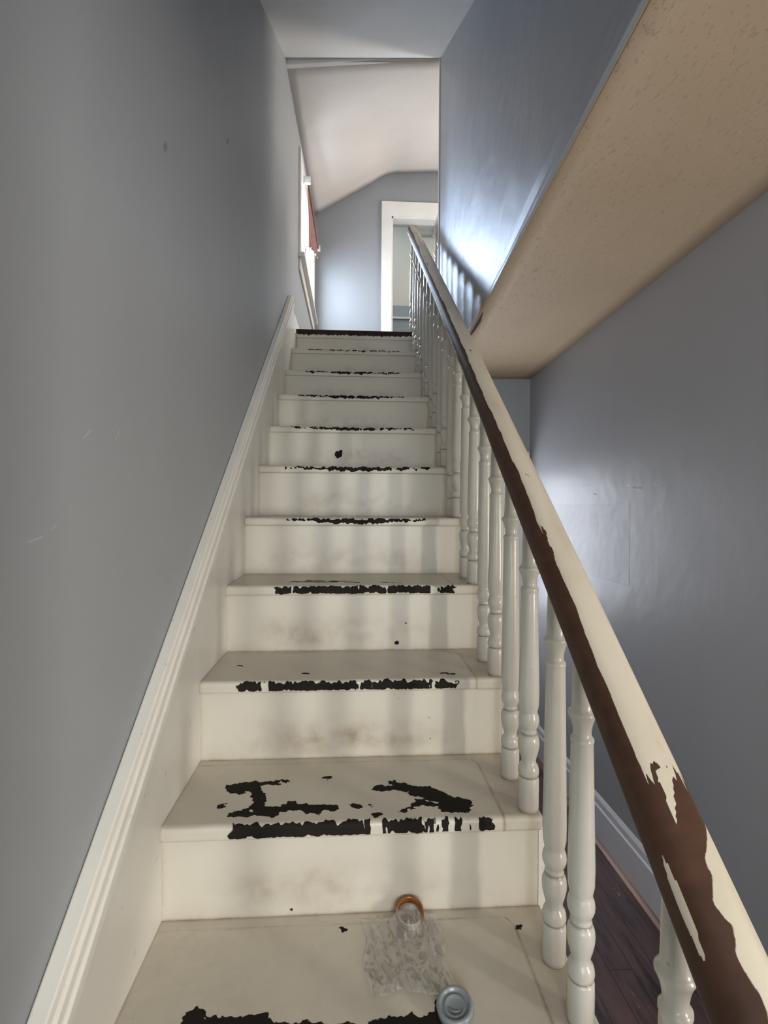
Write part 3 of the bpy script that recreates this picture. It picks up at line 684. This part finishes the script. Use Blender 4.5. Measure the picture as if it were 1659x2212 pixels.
# ------------------------------------------------------------------ litter on the third step
zt3 = ZT[3]
cap = empty('plastic_disc', (.178, .872, zt3), 'round bluish grey plastic cap lying on the lowest visible step', 'cap')
bm = bmesh.new()
lathe(bm, [(.0300, .000), (.0315, .0015), (.0312, .010), (.0300, .0125), (.0265, .0130), (.0245, .0120), (.0235, .0085), (.0215, .0075), (.0190, .0078), (.0175, .0095), (.0160, .0095), (.0150, .0078), (.0080, .0072), (.0040, .0070)], 0, 0, 48)
for v in bm.verts:
    a = math.atan2(v.co.y, v.co.x); 
    if v.co.to_2d().length > .0305: v.co.xy *= 1 + .008 * math.sin(a * 40)
bmesh.ops.rotate(bm, verts=bm.verts[:], matrix=Matrix.Rotation(R(9), 3, 'X') @ Matrix.Rotation(R(-6), 3, 'Y')); zmin = min(v.co.z for v in bm.verts)
bmesh.ops.translate(bm, verts=bm.verts[:], vec=(.178, .868, zt3 - zmin + .0003)); build('cap_shell', bm, M['cap'], cap, smooth=True)
bm = bmesh.new(); tor = []
for i in range(9):
    a = R(200 + i * 14); tor.append((.178 + .011 * math.cos(a), .868 + .011 * math.sin(a), zt3 + .0128))
tube(bm, tor, .0012, 6); build('embossed_mark', bm, M['cap'], cap, smooth=True)
# amber ring resting against the riser
ring = bmesh.new(); NRr, NPp = 48, 14; rr = []
for i in range(NRr):
    a = 2 * math.pi * i / NRr; row = []
    for j in range(NPp):
        b = 2 * math.pi * j / NPp; rad = .0265 + .0035 * math.cos(b); row.append(ring.verts.new((rad * math.cos(a), rad * math.sin(a), .010 * math.sin(b))))
    rr.append(row)
for i in range(NRr):
    for j in range(NPp): ring.faces.new((rr[i][j], rr[(i + 1) % NRr][j], rr[(i + 1) % NRr][(j + 1) % NPp], rr[i][(j + 1) % NPp]))
bmesh.ops.rotate(ring, verts=ring.verts[:], matrix=Matrix.Rotation(R(22), 3, 'X')); zmin = min(v.co.z for v in ring.verts); ymax = max(v.co.y for v in ring.verts)
bmesh.ops.translate(ring, verts=ring.verts[:], vec=(.122, YN[4] + OV - .002 - ymax, zt3 - zmin + .0003))
o = build('plastic_ring', ring, M['amber'], smooth=True); o['label'] = 'amber edged plastic ring leaning on the riser under the clear wrap'; o['category'] = 'ring'
# crumpled clear wrap draped over it
bm = bmesh.new(); NU, NV = 60, 56; gg = []
for i in range(NU + 1):
    row = []
    for j in range(NV + 1):
        u, v = i / NU, j / NV
        x = .030 + .155 * u - .02 * (v - .5) + .012 * n1(v * 5, 0, 3); y = .915 + .158 * v + .014 * n1(u * 5, 1, 8) - .028 * abs(u - .35) * (1 - v) * 2
        dring = math.hypot(x - .122, y - (YN[4] - .022))
        bulge = .026 * math.exp(-(dring / .034) ** 4)
        fold = .5 + .5 * math.sin((x * 210 + n1(x * 14, y * 8, 5) * 9) + (y * 60)); edge = min(u, 1 - u, v, 1 - v)
        cr = abs(n1(x * 55 + y * 18, y * 22, 1)) * .016 + abs(n1(x * 120, y * 70, 2)) * .006
        z = .0012 + bulge + cr * (.5 + .5 * fold) * (1 - .3 * (edge < .02)); row.append(bm.verts.new((x, min(y, YN[4] + OV - .003), zt3 + z)))
    gg.append(row)
for i in range(NU):
    for j in range(NV): bm.faces.new((gg[i][j], gg[i + 1][j], gg[i + 1][j + 1], gg[i][j + 1]))
o = build('plastic_wrap', bm, M['film'], smooth=True); o['label'] = 'crumpled clear plastic wrap on the lowest visible step against its riser'; o['category'] = 'plastic wrap'

# ------------------------------------------------------------------ light: panels at the windows and doors, added fill upstairs
def area_light(name, loc, rot, sx, sy, power, col, spread=180):
    l = D.lights.new(name, 'AREA'); l.shape = 'RECTANGLE'; l.size = sx; l.size_y = sy; l.energy = power; l.color = col; l.spread = R(spread)
    o = D.objects.new(name, l); COL.objects.link(o); o.location = loc; o.rotation_euler = rot; return o
area_light('daylight_landing_window', (WL - .16, (wy0 + wy1) / 2, (wz0 + wz1) / 2), (0, R(-90), 0), wz1 - wz0, wy1 - wy0, 75, (.74, .86, 1))
area_light('daylight_side_window', (SX + .05, (qy0 + qy1) / 2, (qz0 + qz1) / 2), (0, R(90), 0), qz1 - qz0, qy1 - qy0, 165, (1, .96, .91))
area_light('sky_glare_landing', (-1.9, 7.3, H + 3.3), Vector((-1.9 - .54, 7.3 - 2.66, 3.3 - 1.2)).to_track_quat('Z', 'Y').to_euler(), 1.5, 1.5, 850, (.54, .71, 1))
area_light('daylight_back_window', ((bx0 + bx1) / 2, YB - .14, (bz0 + bz1) / 2), (R(90), 0, 0), bx1 - bx0, bz1 - bz0, 40, (.95, .98, 1))
area_light('daylight_hall_door', (xm, YF + .15, (zA + zB_) / 2), (R(-90), 0, 0), xb - xa, zB_ - zA, 9.5, (.86, .90, 1))
area_light('fill_bedroom', (2.1, 6.3, H + 3.70), (0, 0, 0), .9, .9, 32, (1, .95, .86))  # added panel under the ceiling, out of view; the room has no window
area_light('fill_upper_hall', (2.55, 4.6, H + 2.4), (0, R(90), 0), 1.0, 1.0, 60, (1, .93, .84))  # added fill in front of the windowless right wall, brightens the landing

w = D.worlds.new('world'); bpy.context.scene.world = w; w.use_nodes = True
bg = w.node_tree.nodes['Background']; bg.inputs[0].default_value = (.80, .88, 1, 1); bg.inputs[1].default_value = 3.0

# ------------------------------------------------------------------ camera
F = 1120.0
yaw, pitch, roll = R(3.48134), R(-.34142), R(.26194)
cy, sy, cp, sp = math.cos(yaw), math.sin(yaw), math.cos(pitch), math.sin(pitch)
fw = Vector((sy * cp, cy * cp, sp)); rt = Vector((cy, -sy, 0)); up = rt.cross(fw)
rt, up = rt * math.cos(roll) + up * math.sin(roll), up * math.cos(roll) - rt * math.sin(roll)
cam = D.cameras.new('camera'); co = D.objects.new('camera', cam); COL.objects.link(co)
m = Matrix((rt, up, -fw)).transposed().to_4x4(); m.translation = Vector((0, 0, H)); co.matrix_world = m
cam.sensor_fit = 'VERTICAL'; cam.sensor_height = 24; cam.lens = F / 2212 * 24; cam.clip_start = .02; cam.clip_end = 60
sc = bpy.context.scene; sc.camera = co
sc.view_settings.view_transform = 'Standard'; sc.view_settings.look = 'None'; sc.view_settings.gamma = 1; sc.view_settings.use_curve_mapping = False
sc.view_settings.exposure = .12
sc.cycles.max_bounces = 10; sc.cycles.diffuse_bounces = 6; sc.cycles.transparent_max_bounces = 12
